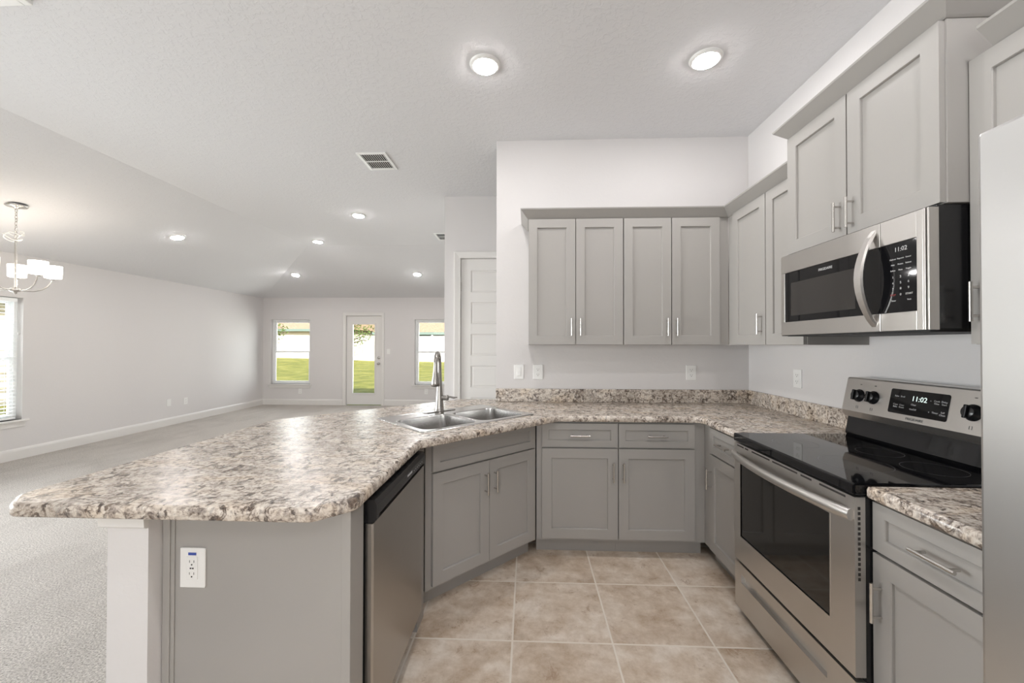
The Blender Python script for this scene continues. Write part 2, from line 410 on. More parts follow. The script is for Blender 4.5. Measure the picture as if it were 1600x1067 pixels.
window(3, 'tall window with blinds at the left edge of the photo', .915, WZ0, 1.925, (XL, 3.63, 0), PI/2)
for i, x in enumerate((-5.0, -1.0)):
    b = mb('vinyl')
    for a in ((0, .05, .9, 2.1), (1.35, 1.4, .9, 2.1), (.05, 1.35, .9, .95), (.05, 1.35, 2.05, 2.1), (.67, .73, .95, 2.05)): b.box(x+a[0], x+a[1], YR-.09, YR-.04, a[2], a[3])
    o = struct('window_%d' % (4+i), b, 'added wide window behind the viewer for fill daylight', 'window')  # unseen windows, added as a source of rear daylight
b = mb('vinyl')
for a in ((-.2, -.14, .1, 2.0), (2.74, 2.8, .1, 2.0), (-.14, 2.74, .1, .16), (-.14, 2.74, 1.94, 2.0), (1.26, 1.34, .16, 1.94)): b.box(XL-.1, XL-.04, a[0], a[1], a[2], a[3])
struct('window_6', b, 'added wide window in the left wall beside the viewer for fill daylight', 'window')  # made-up window out of view, added for light from the left
# blind on the dining window
t = thing('window_blind', 'white horizontal slat blind hanging in the left edge window', 'blind', (XL, 3.63, 0), PI/2)
mb('vinyl').box(.045, .87, .012, .055, 1.87, 1.915, .004).build('headrail', t)
b = mb('vinyl'); z = .53
while z < 1.86:
    mxx = Matrix.Translation((.4575, .034, z)) @ Matrix.Rotation(.12, 4, 'X')
    b.box(-.41, .41, -.022, .022, -.0012, .0012, 0, mxx); z += .043
b.build('slats', t)
mb('vinyl').box(.048, .867, .018, .05, .482, .505, .003).build('bottom_rail', t)
b = mb('vinyl')
for x in (.14, .775): b.tube([(x, .034, .5), (x, .034, 1.88)], .0016, 5)
b.build('cords', t)
mb('plastic').tube([(.835, .006, 1.87), (.835, .006, 1.62)], .004, 6).build('tilt_wand', t)
b = mb('plastic'); b.box(.888, .908, -.001, .012, 1.40, 1.43, .002); tag(b.build('cord_cleat'), 'small pale fitting on the jamb of the left edge window', 'fitting')
bpy.data.objects['cord_cleat'].matrix_world = Matrix.Translation((XL, 3.63, 0)) @ Matrix.Rotation(PI/2, 4, 'Z') @ Matrix.Translation((.002, .03, .08))

# ------------------------------------------------------------------ doors
def panel_rings(b, x0, x1, z0, z1, steps, y):
    """recessed rectangle: steps = [(inset, depth)...], starts at the given opening on plane y, facing -y"""
    rings = [[Vector(p) for p in ((x0+i, y+d, z0+i), (x1-i, y+d, z0+i), (x1-i, y+d, z1-i), (x0+i, y+d, z1-i))] for i, d in steps]
    b.rings(rings, False, True, False)
def panelled(b, w, z0, z1, y0, th, cells, steps, x0=0):
    """slab with recessed panels on the -y face; cells rects inside"""
    us = sorted({x0, x0+w, *[c[0] for c in cells], *[c[1] for c in cells]}); zs = sorted({z0, z1, *[c[2] for c in cells], *[c[3] for c in cells]})
    for u0, u1 in zip(us, us[1:]):
        for a0, a1 in zip(zs, zs[1:]):
            um, am = (u0+u1)/2, (a0+a1)/2
            if any(c[0] < um < c[1] and c[2] < am < c[3] for c in cells): continue
            b._face([b.bm.verts.new(p) for p in ((u0, y0, a0), (u1, y0, a0), (u1, y0, a1), (u0, y0, a1))])
    for c in cells: panel_rings(b, *c, steps, y0)
    x1 = x0+w
    A = [(x0, z0), (x1, z0), (x1, z1), (x0, z1)]
    b.rings([[Vector((x, y0, z)) for x, z in A], [Vector((x, y0+th, z)) for x, z in A]], False, True, False)
    bmesh.ops.remove_doubles(b.bm, verts=b.bm.verts, dist=1e-5)
def casing(name, x0, x1, z1, w, y, label, key='trim'):
    b = mb(key); pr = [(0, 0), (w, 0), (w, .017), (w-.012, .02), (.02, .012), (.004, .012)]
    P = [(x0, 0), (x0, z1), (x1, z1), (x1, 0)]
    rings = []
    for i, (px, pz) in enumerate(P):
        dx = -1 if px == x0 else 1; dz = 1 if pz == z1 else 0
        rings.append([Vector((px+dx*o, y-d, pz+dz*o)) for o, d in pr])
    b.rings(rings, True, True, False); return struct(name, b, label, 'trim')
casing('trim_1', -4.13, -3.318, 2.03, .07, YF, 'white casing around the glass door')
casing('trim_2', -.749, .03, 2.335, .075, 4.404, 'white casing around the panel door')
# glass patio door
dx0, dx1 = -4.127, -3.321
b = mb('trim'); gx0, gx1, gz0, gz1 = -3.99, -3.475, .27, 1.84
for a in ((dx0, gx0, .012, 2.027), (gx1, dx1, .012, 2.027), (gx0, gx1, .012, gz0), (gx0, gx1, gz1, 2.027)): b.box(a[0], a[1], YF+.03, YF+.075, a[2], a[3])
dr = struct('door_1', b, 'white patio door with one tall glass pane in the far wall', 'door')
b = mb('trim'); w_ = .022
for a in ((gx0-w_, gx0+.006, gz0-w_, gz1+w_), (gx1-.006, gx1+w_, gz0-w_, gz1+w_), (gx0, gx1, gz0-w_, gz0+.006), (gx0, gx1, gz1-.006, gz1+w_)): b.box(a[0], a[1], YF+.018, YF+.03, a[2], a[3], .004)
b.build('glazing_frame', dr); mb('glass').box(gx0, gx1, YF+.05, YF+.054, gz0, gz1).build('pane', dr)
for z, nm in ((1.075, 'deadbolt'), (.945, 'door_knob')):
    b = mb('nickel'); b.lathe([(.0, -.006), (.03, -.006), (.032, 0)], 16, (-3.385, YF+.024, z), 'y')
    b.lathe([(.012, 0), (.012, -.03), (.026, -.035), (.028, -.05), (.018, -.062), (0, -.063)] if nm == 'door_knob' else [(.014, 0), (.014, -.015), (0, -.016)], 16, (-3.385, YF+.024, z), 'y')
    b.build(nm, dr)
# pantry door
b = mb('trim'); px0, px1 = -.746, .027
cz = [(2.204-.3555*k-.245, 2.204-.3555*k) for k in range(6)]
panelled(b, px1-px0, .01, 2.332, 4.424, .035, [(px0+.108, px1-.108, max(a, .11), c) for a, c in cz], [(0, 0), (.006, .007), (.016, .010), (.03, .006), (.034, .006)], px0)
pd = struct('door_2', b, 'white six panel door left of the kitchen wall', 'door')
for z in (2.02, .98, .25):
    b = mb('nickel'); b.tube([(px0-.004, 4.415, z-.05), (px0-.004, 4.415, z+.05)], .006, 8); b.build('hinge', pd)
b = mb('nickel'); b.lathe([(.0, -.006), (.03, -.006), (.03, 0)], 14, (-.04, 4.42, .95), 'y'); b.lathe([(.01, 0), (.01, -.03), (.026, -.04), (.026, -.055), (0, -.06)], 14, (-.04, 4.42, .95), 'y'); b.build('door_knob', pd)

# ------------------------------------------------------------------ ceiling fittings
def slope_rot(kind):
    a = math.atan(SL)
    return {'flat': (0, 0, 0), 'left': (0, -a, 0), 'far': (-a, 0, 0)}[kind]
def downlight_proto():
    t = thing('recessed_light', 'tmp', 'ceiling light', group='round downlights in the ceiling')
    mb('plastic').lathe([(.066, -.012), (.074, -.014), (.088, -.008), (.092, 0)], 32, cap=False).build('trim_ring', t)
    mb('lens').lathe([(.067, -.013), (.064, -.018), (.05, -.021), (0.001, -.022)], 32, cap=False).build('lens', t)
    return t
lights = [((-.255, 2.333, ZC), 'flat', 'large round downlight above the sink corner'),
          ((1.03, 2.333, ZC), 'flat', 'round downlight in front of the upper right cabinets'),
          ((-2.17, 4.993, ZC), 'flat', 'round downlight nearest to the large ceiling vent'),
          ((-3.37, 6.24, ZC), 'flat', 'round downlight above and right of the far left corner one'),
          ((-4.57, 7.64, 2.75), 'far', 'round downlight nearest to the far left window'),
          ((-2.15, 7.641, 2.75), 'far', 'round downlight above the far right window'),
          ((-4.644, 5.074, 2.795), 'left', 'round downlight on the left slope, right of the chandelier'),
          ((-.255, .55, ZC), 'flat', 'added round downlight just above the viewer, peninsula side'),  # from here on unseen downlights, added to brighten the kitchen
          ((1.03, .55, ZC), 'flat', 'added round downlight above the refrigerator'),
          ((-.255, -1.2, ZC), 'flat', 'added round downlight behind the viewer, dining side'),
          ((1.03, -1.2, ZC), 'flat', 'added round downlight behind the viewer, wall side')]
proto = downlight_proto()
for i, (loc, kd, lab) in enumerate(lights):
    o = proto if i == 0 else copy_tree(proto)
    o.location = loc; o.rotation_euler = slope_rot(kd); o['label'] = lab
def vent(loc, w, l, rows, n, label, rot=(0, 0, 0), name='ceiling_vent'):
    t = thing(name, label, 'vent', loc); t.rotation_euler = rot
    b = mb('plastic'); fw = .028
    for a in ((0, fw, 0, l), (w-fw, w, 0, l), (fw, w-fw, 0, fw), (fw, w-fw, l-fw, l)): b.box(a[0], a[1], a[2], a[3], -.010, 0, .002)
    for r in range(1, rows): b.box(fw, w-fw, fw+(l-2*fw)*r/rows-.006, fw+(l-2*fw)*r/rows+.006, -.008, -.002)
    b.build('frame', t)
    mb('bmatt').box(fw-.002, w-fw+.002, fw-.002, l-fw+.002, -.0012, -.0002).build('backing', t)
    b = mb('plastic')
    for i in range(n):
        x = fw+(w-2*fw)*(i+.5)/n
        b.box(-.0035, .0035, fw, l-fw, -.0006, .0006, 0, Matrix.Translation((x, 0, -.006)) @ Matrix.Rotation(.5, 4, 'Y'))
    b.build('louvres', t); return t
vent((-1.49, 3.36, ZC), .263, .33, 2, 11, 'rectangular louvred vent in the middle of the ceiling')
vent((-1.404, 5.83, ZC), .38, .38, 2, 14, 'distant ceiling vent half hidden behind the panel door wall')
t = thing('ceiling_grille', 'white framed fixture cut off at the top left corner', 'grille', (-3.0, 1.2, ZC))
b = mb('plastic')
for a in ((0, .04, 0, .62), (.56, .6, 0, .62), (.04, .56, 0, .04), (.04, .56, .58, .62)): b.box(a[0], a[1], a[2], a[3], -.02, 0, .004)
b.build('frame', t); mb('vinyl').box(.04, .56, .04, .58, -.010, -.002).build('panel', t)

# ------------------------------------------------------------------ chandelier
hx, hy = -4.96, 3.65; zc = ZF+SL*(hx-XL); hz = 1.893
t = thing('chandelier', 'five arm brushed nickel chandelier with glowing white shades at left', 'chandelier', (hx, hy, hz))
H = zc-hz
b = mb('nickel'); b.lathe([(.001, H-.034), (.018, H-.034), (.02, H-.022), (.07, H-.018), (.076, H-.012), (.078, H-.0)], 28, cap=False)
b.build('canopy', t); bpy.data.objects['canopy'].rotation_euler = (0, 0, 0)
b = mb('nickel'); k = 0; z = H-.035
while z > .50:
    pts = []
    for a in range(13):
        th = 2*PI*a/12; u, w = .009*math.cos(th), .019*math.sin(th)
        pts.append((u if k % 2 else 0, 0 if k % 2 else u, z-.019+w))
    b.tube(pts, .0028, 6); z -= .031; k += 1
b.build('chain', t)
b = mb('plastic')
pts = []
for a in range(60):
    th = a/59*2*PI*2.3; rr = .055+.012*math.sin(3.3*th)
    pts.append((rr*math.cos(th)-.02, rr*math.sin(th), .52+.035*math.sin(th*.5+1)+.02*math.cos(th*1.7)))
b.tube(pts, .0035, 6); b.tube([(.01, 0, .50), (.05, 0, .53), (.085, .0, .525)], .0035, 6)
b.tube([(0.006, 0, .48), (.01, .004, .7), (.004, 0, H-.03)], .0022, 6); b.build('cord', t)
b = mb('nickel'); b.lathe([(.001, .50), (.010, .495), (.0085, .47), (.0085, .03), (.02, .02), (.042, .012), (.045, -.004), (.03, -.016), (.012, -.02), (.012, -.034), (.001, -.04)], 20)
b.build('stem', t)
for k in range(5):
    a = math.radians(69+72*k); R = .25; c, s = math.cos(a), math.sin(a)
    pr = [(.03, .0), (.07, -.004), (.12, .0), (.17, .02), (.21, .055), (.235, .1), (.245, .135)]
    b = mb('nickel'); b.tube([(c*r_, s*r_, z_) for r_, z_ in pr], .0055, 8)
    b.lathe([(.001, .13), (.018, .132), (.022, .142), (.012, .148), (.012, .16)], 14, (c*R, s*R, 0)); ar = b.build('arm', t)
    b = mb('shade'); b.lathe([(.02, .147), (.058, .15), (.064, .155), (.066, .2), (.068, .275), (.066, .276), (.062, .2), (.058, .158), (.02, .153)], 24, (c*R, s*R, 0), cap=False); b.build('lamp_shade', ar)
    d = bpy.data.lights.new('chandelier_bulb', 'POINT'); d.energy = 1.3; d.color = (1, .86, .70); d.shadow_soft_size = .03
    q = bpy.data.objects.new('chandelier_bulb', d); C.objects.link(q); q.parent = t; q.location = (c*R, s*R, .30)

# ------------------------------------------------------------------ cabinets
FW = .062
def shaker(b, x0, x1, z0, z1, y, th=.019, fw=FW):
    """shaker front, face at y facing -y"""
    panelled(b, x1-x0, z0, z1, y, th, [(x0+fw, x1-fw, z0+fw, z1-fw)], [(0, 0), (.002, .003), (.0028, .0105)], x0)
def pull(parent, x, z, horiz, y, L=.125):
    b = mb('nickel'); r = .0055; cc = L*.36
    if horiz:
        b.tube([(x-L/2, y-.030, z), (x+L/2, y-.030, z)], r, 12)
        for s in (-cc, cc): b.tube([(x+s, y-.030, z), (x+s, y, z)], .0045, 8)
    else:
        b.tube([(x, y-.030, z-L/2), (x, y-.030, z+L/2)], r, 12)
        for s in (-cc, cc): b.tube([(x, y-.030, z+s), (x, y, z+s)], .0045, 8)
    return b.build('handle', parent)
def door_part(t, x0, x1, z0, z1, hx_, hz_, y=0, name='door', horiz=False, fw=FW):
    b = mb('cab'); shaker(b, x0, x1, z0, z1, y, fw=fw); d = b.build(name, t)
    if hx_ is not None: pull(d, hx_, hz_, horiz, y)
    return d
DZ0, DZ1, RZ0, RZ1, CT = .118, .699, .709, .862, .875
def base_unit(label, loc, rz, w, doors, drawers, c0=0, c1=None, depth=.60, group='grey base cabinets'):
    c1 = w if c1 is None else c1
    t = thing('base_cabinet', label, 'cabinet', loc, rz, group)
    b = mb('cab'); b.box(c0, c1, .0195, depth, .10, CT); b.build('carcass', t)
    b = mb('cab'); b.box(c0, c1, .085, depth, 0, .0995); b.build('toe_kick', t)
    for x0, x1, hx_ in doors: door_part(t, x0, x1, DZ0, DZ1, hx_, .552)
    for x0, x1, h in drawers:
        door_part(t, x0, x1, RZ0, RZ1, (x0+x1)/2 if h else None, (RZ0+RZ1)/2, name='drawer', horiz=True, fw=.042)
    return t
YBF = 2.594
base_unit('grey base cabinet under the back counter, left of the pair', (.088, YBF, 0), 0, .495, [(.006, .492, .462)], [(.006, .492, 1)], c0=-.03, c1=.4955)
base_unit('grey base cabinet under the back counter, right of the pair, beside the corner', (.5845, YBF, 0), 0, .49, [(.003, .485, .030)], [(.003, .485, 1)], c0=0, c1=.5545)
base_unit('narrow grey base cabinet between the inner corner and the stove', (1.12, 2.507, 0), -PI/2, .40, [(0, .388, .03)], [(0, .388, 1)], c0=-.1055, c1=.397, depth=.615)
base_unit('grey base cabinet between the stove and the refrigerator', (1.12, 1.342, 0), -PI/2, .45, [(.0, .43, .030)], [(.0, .43, 1)], c0=-.0, c1=.45, depth=.615)
# corner sink base, frame local: x along the 45 degree front
q2 = math.sqrt(.5)
def diag(u, v): return ((u-v)*q2, (u+v)*q2)
sx_, sy_ = diag(1.0996, 1.789)
t = thing('sink_cabinet', 'angled grey sink cabinet with two doors in the peninsula corner', 'cabinet', (sx_, sy_, 0), PI/4, 'grey base cabinets')
b = mb('cab'); L = .757; e0, e1 = -.035, .781
b.box(e0, e1, .0195, .038, .10, CT)
b.box(e0, e1, .085, .10, 0, .0995); b.box(e0, e1, .038, .085, .10, .118)
b.build('face_frame', t)
door_part(t, 0, L/2-.003, DZ0, DZ1, L/2-.035, .575); door_part(t, L/2, L, DZ0, DZ1, L/2+.035, .575)
door_part(t, 0, L, RZ0, RZ1, None, None, name='false_drawer_front', fw=.042)
# peninsula end panel and filler
t = thing('peninsula_cabinet', 'plain grey cabinet end at the front of the peninsula, holding a white outlet', 'cabinet', (-1.10, 1.17, 0))
b = mb('cab'); b.box(.0, .575, 0, .012, 0, CT)
b.build('panel', t)
b = mb('cab'); b.box(.0, .022, -.008, 0, 0, CT, .002).box(.022, .034, -.004, 0, 0, CT, .001); b.build('edge_moulding', t)
b = mb('cab'); b.box(.548, .575, -.004, 0, 0, CT, .001); b.build('corner_strip', t)
b = mb('cab'); b.box(.557, .575, .012, .088, 0, CT); b.build('side_stile', t)
b = mb('cab'); b.prism([(-.545, 1.885), (-.525, 1.885), (-.525, 2.000), (-.545, 1.985)], 0.0, CT)
fo = b.build('filler_strip', bpy.data.objects['sink_cabinet']); fo.matrix_parent_inverse = (Matrix.Translation((sx_, sy_, 0)) @ Matrix.Rotation(PI/4, 4, 'Z')).inverted()
# knee wall
b = mb('wall'); b.prism([(-1.227, 1.12), (-1.103, 1.12), (-1.103, 2.291), (-.258, 3.136), (-.258, 3.306), (-1.227, 2.337)], 0, .8755)
kw = struct('wall_knee', b, 'white half wall carrying the peninsula counter', 'wall')
b = mb('trim'); b.sweep([(-.262, 3.302), (-1.227, 2.337), (-1.227, 1.12), (-1.103, 1.12)], [(0, .834), (.006, .834), (.014, .84), (.016, .8755), (0, .8755)])
struct('trim_3', b, 'white cap moulding on top of the half wall', 'trim')
b = mb('trim'); b.sweep([(-.262, 3.302), (-1.227, 2.337), (-1.227, 1.12)], [(0, 0), (.016, 0), (.016, .10), (.012, .118), (0, .132)])
struct('baseboard_peninsula', b, 'white baseboard on the living room side of the half wall', 'baseboard')

# ------------------------------------------------------------------ countertop
Z0, Z1 = .876, .914
def slab(b, poly, holes, skip=()):
    prof = [(.004, Z0), (0, Z0+.005), (0, Z1-.012), (.0035, Z1-.0035), (.013, Z1)]
    rings = [[Vector((x, y, z)) for x, y in inset(poly, i)] for i, z in prof]
    b.rings(rings, False, False, True)
    b.plate(inset(poly, .013), holes, Z1); b.plate(inset(poly, .004), holes, Z0)
    for h in holes: b.rings([[Vector((x, y, Z1)) for x, y in h], [Vector((x, y, Z0)) for x, y in h]], False, False, False)
poly = [(-1.475, 1.075), (-.595, 1.075), (-.505, 1.165), (-.505, 1.865), (.20, 2.57), (1.10, 2.57), (1.10, 2.108),
        (XR-.001, 2.108), (XR-.001, YB-.001), (-.258, YB-.001), (-.258, 3.335), (-.56, 3.335), (-1.545, 2.35), (-1.545, 1.145)]
rad = [.06, .06, .06, .05, .05, .05, 0, 0, 0, 0, .01, .09, .15, .06]
hu0, hu1, hv0, hv1 = 1.07, 1.86, 1.835, 2.25
hole = [diag(*p) for p in rrect(hu0, hu1, hv0, hv1, .05, 4)]
b = mb('granite'); slab(b, round_poly(poly, rad), [hole])
ct = tag(b.build('countertop', weld=True), 'large granite patterned countertop with peninsula, sink corner and back run', 'countertop')
b = mb('granite'); b.box(-.257, XR-.022, YB-.021, YB-.001, .9142, 1.018, .003); b.build('backsplash', ct)
b = mb('granite'); b.box(XR-.021, XR-.001, 2.108, YB-.001, .9142, 1.018, .003); b.build('backsplash', ct)
b = mb('granite'); slab(b, round_poly([(1.095, .90), (XR-.001, .90), (XR-.001, 1.341), (1.095, 1.341)], [.0, 0, 0, .012]), [])
c2_ = tag(b.build('countertop', weld=True), 'small granite patterned countertop between the stove and refrigerator', 'countertop')
b = mb('granite'); b.box(XR-.021, XR-.001, .90, 1.341, .9142, 1.018, .003); b.build('backsplash', c2_)

# ------------------------------------------------------------------ sink (local frame of the diagonal)
ox, oy = diag(1.045, 1.81)
t = thing('kitchen_sink', 'double bowl stainless steel drop in sink in the counter corner', 'sink', (ox, oy, Z1), PI/4)
W_, D_ = .84, .56
bowls = [(.045, .405, .045, .405), (.435, .795, .045, .405)]
b = mb('sink'); hol = [rrect(*bw, .06, 6) for bw in bowls]; out = rrect(0, W_, 0, D_, .03, 5)
b.rings([[Vector((x, y, z)) for x, y in inset(out, i)] for i, z in ((0, 0.0004), (.002, .004), (.010, .006), (.016, .0045))], False, False, True)
b.plate(inset(out, .016), [inset(h, -.008) for h in hol], .0045)
for h in hol: b.rings([[Vector((x, y, z)) for x, y in inset(h, i)] for i, z in ((-.008, .0045), (-.003, .0035), (0, -.002))], False, False, True)
b.build('rim', t, weld=True)
for bw, h in zip(bowls, hol):
    b = mb('sink'); cx, cy = (bw[0]+bw[1])/2, (bw[2]+bw[3])/2
    prof = [(0, -.002), (.004, -.06), (.008, -.14), (.014, -.165), (.03, -.180), (.055, -.185)]
    rr = [[Vector((x, y, z)) for x, y in inset(h, i)] for i, z in prof]
    n_ = len(h)
    rr.append([Vector((cx+.05*math.cos(a), cy+.05*math.sin(a), -.188)) for a in [math.atan2(p.y-cy, p.x-cx) for p in rr[-1]]])
    b.rings(rr, False, True, True); bo = b.build('bowl', t, recalc=True)
    b = mb('nickel'); b.lathe([(.044, -.1875), (.042, -.184), (.034, -.186), (.03, -.1872), (.001, -.1872)], 20, (cx, cy, 0), cap=False); b.build('drain', bo)
# faucet
fx_, fy_ = -.60, 2.685
t = thing('faucet', 'tall brushed steel pull down faucet behind the sink', 'faucet', (fx_, fy_, Z1+.006))
b = mb('faucet'); b.lathe([(.034, 0), (.034, .004), (.031, .010), (.029, .03), (.0235, .10), (.0185, .17), (.0155, .22), (.0145, .26)], 24); b.build('body', t)
hd = Vector((.04, -1, 0)).normalized()
b = mb('faucet'); pts = [(0, 0, .25)]
for k in range(11):
    a = PI*k/10; pts.append((hd*.07*(1-math.cos(a))) + Vector((0, 0, .325+.07*math.sin(a))))
pts.append(hd*.142+Vector((0, 0, .30)))
b.tube(pts, [.0135]+[.0125]*(len(pts)-2)+[.012], 14); b.build('spout', t)
b = mb('faucet'); b.tube([hd*.142+Vector((0, 0, z)) for z in (.305, .28, .24, .205, .185, .182)], [.0135, .0155, .021, .0275, .029, .026], 18)
hd_ = b.build('spray_head', t)
b = mb('bmatt'); b.tube([hd*.142+Vector((0, 0, z)) for z in (.1825, .179)], .020, 16); b.build('nozzle', hd_)
b = mb('faucet'); b.tube([(.015, 0, .09), (.05, -.004, .09)], [.017, .017], 14); b.tube([(.05, -.004, .09), (.062, -.005, .09), (.066, -.005, .09)], [.020, .018, .006], 14)
b.tube([(.055, -.004, .095), (.075, -.01, .097), (.10, -.016, .092), (.125, -.022, .096)], [.008, .006, .0075, .004], 8); b.build('lever', t)
b = mb('faucet'); b.prism(rrect(-.125, .125, -.028, .028, .027, 6), -.0005, .003)
b.build('deck_plate', t, mx=Matrix.Rotation(PI/4, 4, 'Z'))

# ------------------------------------------------------------------ dishwasher
t = thing('dishwasher', 'stainless steel dishwasher with black control strip in the peninsula', 'dishwasher', (-.50, 1.276, 0), PI/2)
w = .602
b = mb('bmatt'); b.box(0.004, w-.004, .03, .57, .10, .868); b.build('body', t)
b = mb('steel_dw')
prof = [(.0, .026), (.0, .006), (.006, .0), (w-.006, 0), (w, .006), (w, .026)]
b.rings([[Vector((x, y, z)) for x, y in prof] for z in (.115, .786)], smooth=False); b.build('door', t)
b = mb('black')
b.rings([[Vector((x, y, z)) for y, z in ((.029, .788), (.004, .788), (-.012, .80), (-.012, .845), (-.004, .862), (.029, .864))] for x in (0, .02)], smooth=False)
b.rings([[Vector((x, y, z)) for y, z in ((.029, .812), (-.012, .812), (-.012, .845), (-.004, .862), (.029, .864))] for x in (.02, w-.02)], smooth=False)
b.rings([[Vector((x, y, z)) for y, z in ((.029, .788), (.004, .788), (-.012, .80), (-.012, .845), (-.004, .862), (.029, .864))] for x in (w-.02, w)], smooth=False)
b.rings([[Vector((x, y, z)) for y, z in ((.029, .788), (.020, .788), (.020, .811), (.029, .811))] for x in (.02, w-.02)], smooth=False)
cp = b.build('control_strip', t)
b = MB(); text_into(b, 'FRIGIDAIRE', .013, w*.60, .832, -.0123, 'print')
for i in range(6): text_into(b, '-', .02, w*.70+i*.025, .838, -.0123, 'printd'); text_into(b, 'o', .008, w*.70+i*.025, .828, -.0123, 'print')
b.build('lettering', cp, recalc=False)
b = mb('bmatt'); b.box(.0, w, .075, .09, 0, .108); b.build('toe_kick', t)

# ------------------------------------------------------------------ upper cabinets
UZ0, UZ1 = 1.372, 2.286
def upper_unit(label, loc, rz, w, doors, z0, z1, depth, c0=0, c1=None, hz_=None, group='grey wall cabinets'):
    c1 = w if c1 is None else c1
    t = thing('wall_cabinet', label, 'cabinet', loc, rz, group); H = z1-z0
    b = mb('cab'); b.box(c0, c1, .0195, depth, 0, H); b.build('carcass', t)
    for x0, x1, hx_ in doors: door_part(t, x0, x1, .002, H-.002, hx_, hz_ if hz_ else .127)
    return t
YU = 2.888
upper_unit('grey two door wall cabinet, left one above the back counter', (.006, YU, UZ0), 0, .680, [(0, .337, .308), (.343, .678, .373)], UZ0, UZ1, YB-YU-.001)
upper_unit('grey two door wall cabinet, right one above the back counter', (.689, YU, UZ0), 0, .680, [(.003, .338, .308), (.344, .680, .373)], UZ0, UZ1, YB-YU-.001, c0=-.0015, c1=.7485)
upper_unit('grey two door wall cabinet between the inner corner and the microwave', (1.42, 2.815, UZ0), -PI/2, .71, [(0, .379, .345), (.386, .708, None)], UZ0, UZ1, XR-1.42-.001, c0=-.09, c1=.711)
upper_unit('raised grey two door wall cabinet over the microwave', (1.337, 2.097, 1.832), -PI/2, .762, [(.0, .376, .345), (.383, .756, .412)], 1.832, 2.430, XR-1.337-.001, hz_=.085)
upper_unit('tall grey wall cabinet beside the refrigerator, right of the microwave', (1.42, 1.334, UZ0), -PI/2, .45, [(0.003, .45, .03)], UZ0, UZ1, XR-1.42-.001, hz_=.135)
def crown(label, path, z):
    b = mb('cab'); b.sweep(path, [(-.004, z+.001), (.004, z+.001), (.010, z+.006), (.052, z+.052), (.058, z+.058), (.06, z+.066), (-.004, z+.066)])
    return tag(b.build('crown_moulding'), label, 'moulding', 'crown mouldings on the wall cabinets')
crown('grey crown moulding over the back and corner wall cabinets', [(.006, YB-.002), (.006, 2.907), (1.439, 2.907), (1.439, 2.100)], UZ1)
crown('grey crown moulding on the raised cabinet over the microwave', [(XR-.002, 2.097), (1.356, 2.097), (1.356, 1.336), (XR-.002, 1.336)], 2.430)
crown('grey crown moulding on the cabinet beside the refrigerator', [(1.439, 1.272), (1.439, .885)], UZ1)

# ------------------------------------------------------------------ microwave
t = thing('microwave', 'stainless over the range microwave with arched handle and black window', 'microwave', (1.30, 2.093, 1.42), -PI/2)
w, h = .752, .400
b = mb('black'); b.box(0.004, w-.004, .032, .44, .004, h+.008); b.build('body', t)
b = mb('steel')
fz0, fz1, gx0_, gx1_ = .065, .312, .028, .545
sp = .575
for a in ((0, sp-.001, fz1, h), (0, sp-.001, 0, fz0), (0, gx0_, fz0, fz1)): b.box(a[0], a[1], 0, .03, a[2], a[3], .0015)
dmw = b.build('door', t)
b = mb('bglass'); b.box(gx0_, sp-.001, .003, .03, fz0, fz1, .001); gdw = b.build('window', dmw)
mb('mesh').box(gx0_+.045, .46, .0022, .003, fz0+.03, fz1-.055).build('screen', gdw)
b = MB(); text_into(b, 'FRIGIDAIRE', .016, .30, fz1-.026, .0025, 'print'); b.build('lettering', gdw, recalc=False)
b = mb('steel')
pts = [(sp-.03, .012, .020)]
N = 14
rings = []
for k in range(N+1):
    u = k/N; z = .018+(.362)*u; y = -.062*math.sin(PI*u)**.8 + .004; hw = .012+.006*math.sin(PI*u)
    rings.append([Vector((sp-.028+a*hw, y+c, z)) for a, c in ((-1, .004), (-.8, -.004), (.8, -.004), (1, .004), (.8, .010), (-.8, .010))])
b.rings(rings, True, True, False); b.build('handle', dmw)
b = mb('steel'); pr = .712
for a in ((sp+.001, pr, fz1, h), (sp+.001, pr, 0, fz0), (pr, w-.018, 0, h), ): b.box(a[0], a[1], 0, .03, a[2], a[3], .0015)
b.box(w-.016, w-.009, -.002, .03, 0, h, .001); b.box(w-.007, w, .002, .034, 0, h, .001)
sd = b.build('control_surround', t)
b = mb('bglass'); b.box(sp+.001, pr, .001, .03, fz0, fz1, .0015); kp = b.build('control_panel', t)
b = MB(); text_into(b, '11:02', .022, .655, fz1-.026, .0006, 'print'); tag(b.build('clock_digits', kp, recalc=False), 'dim clock reading 11:02'); b = MB()
for r, row in enumerate((('Defrost', 'Popcorn', 'Sensor'), ('Melt', 'Potato', 'Reheat'), ('Soften', 'Pizza', 'Veggie'))):
    for c_, s in enumerate(row): text_into(b, s, .0075, .625+c_*.029, fz1-.058-r*.020, .0006, 'print')
for r, row in enumerate(('123', '456', '789')):
    for c_, s in enumerate(row): text_into(b, s, .0115, .625+c_*.029, fz1-.122-r*.021, .0006, 'print')
text_into(b, 'STOP', .009, .625, fz1-.185, .0006, 'printr'); text_into(b, '0', .0115, .654, fz1-.185, .0006, 'print'); text_into(b, 'START', .009, .685, fz1-.185, .0006, 'print')
text_into(b, 'Timer', .0075, .627, fz1-.205, .0006, 'print'); text_into(b, 'Vent', .0075, .685, fz1-.205, .0006, 'print')
b.build('lettering', kp, recalc=False)
b = mb('bmatt'); b.box(.02, w-.02, .02, .43, -.006, .004); b.box(.0, w, .004, .02, -.004, .0, 0)
b.build('vent_base', t)

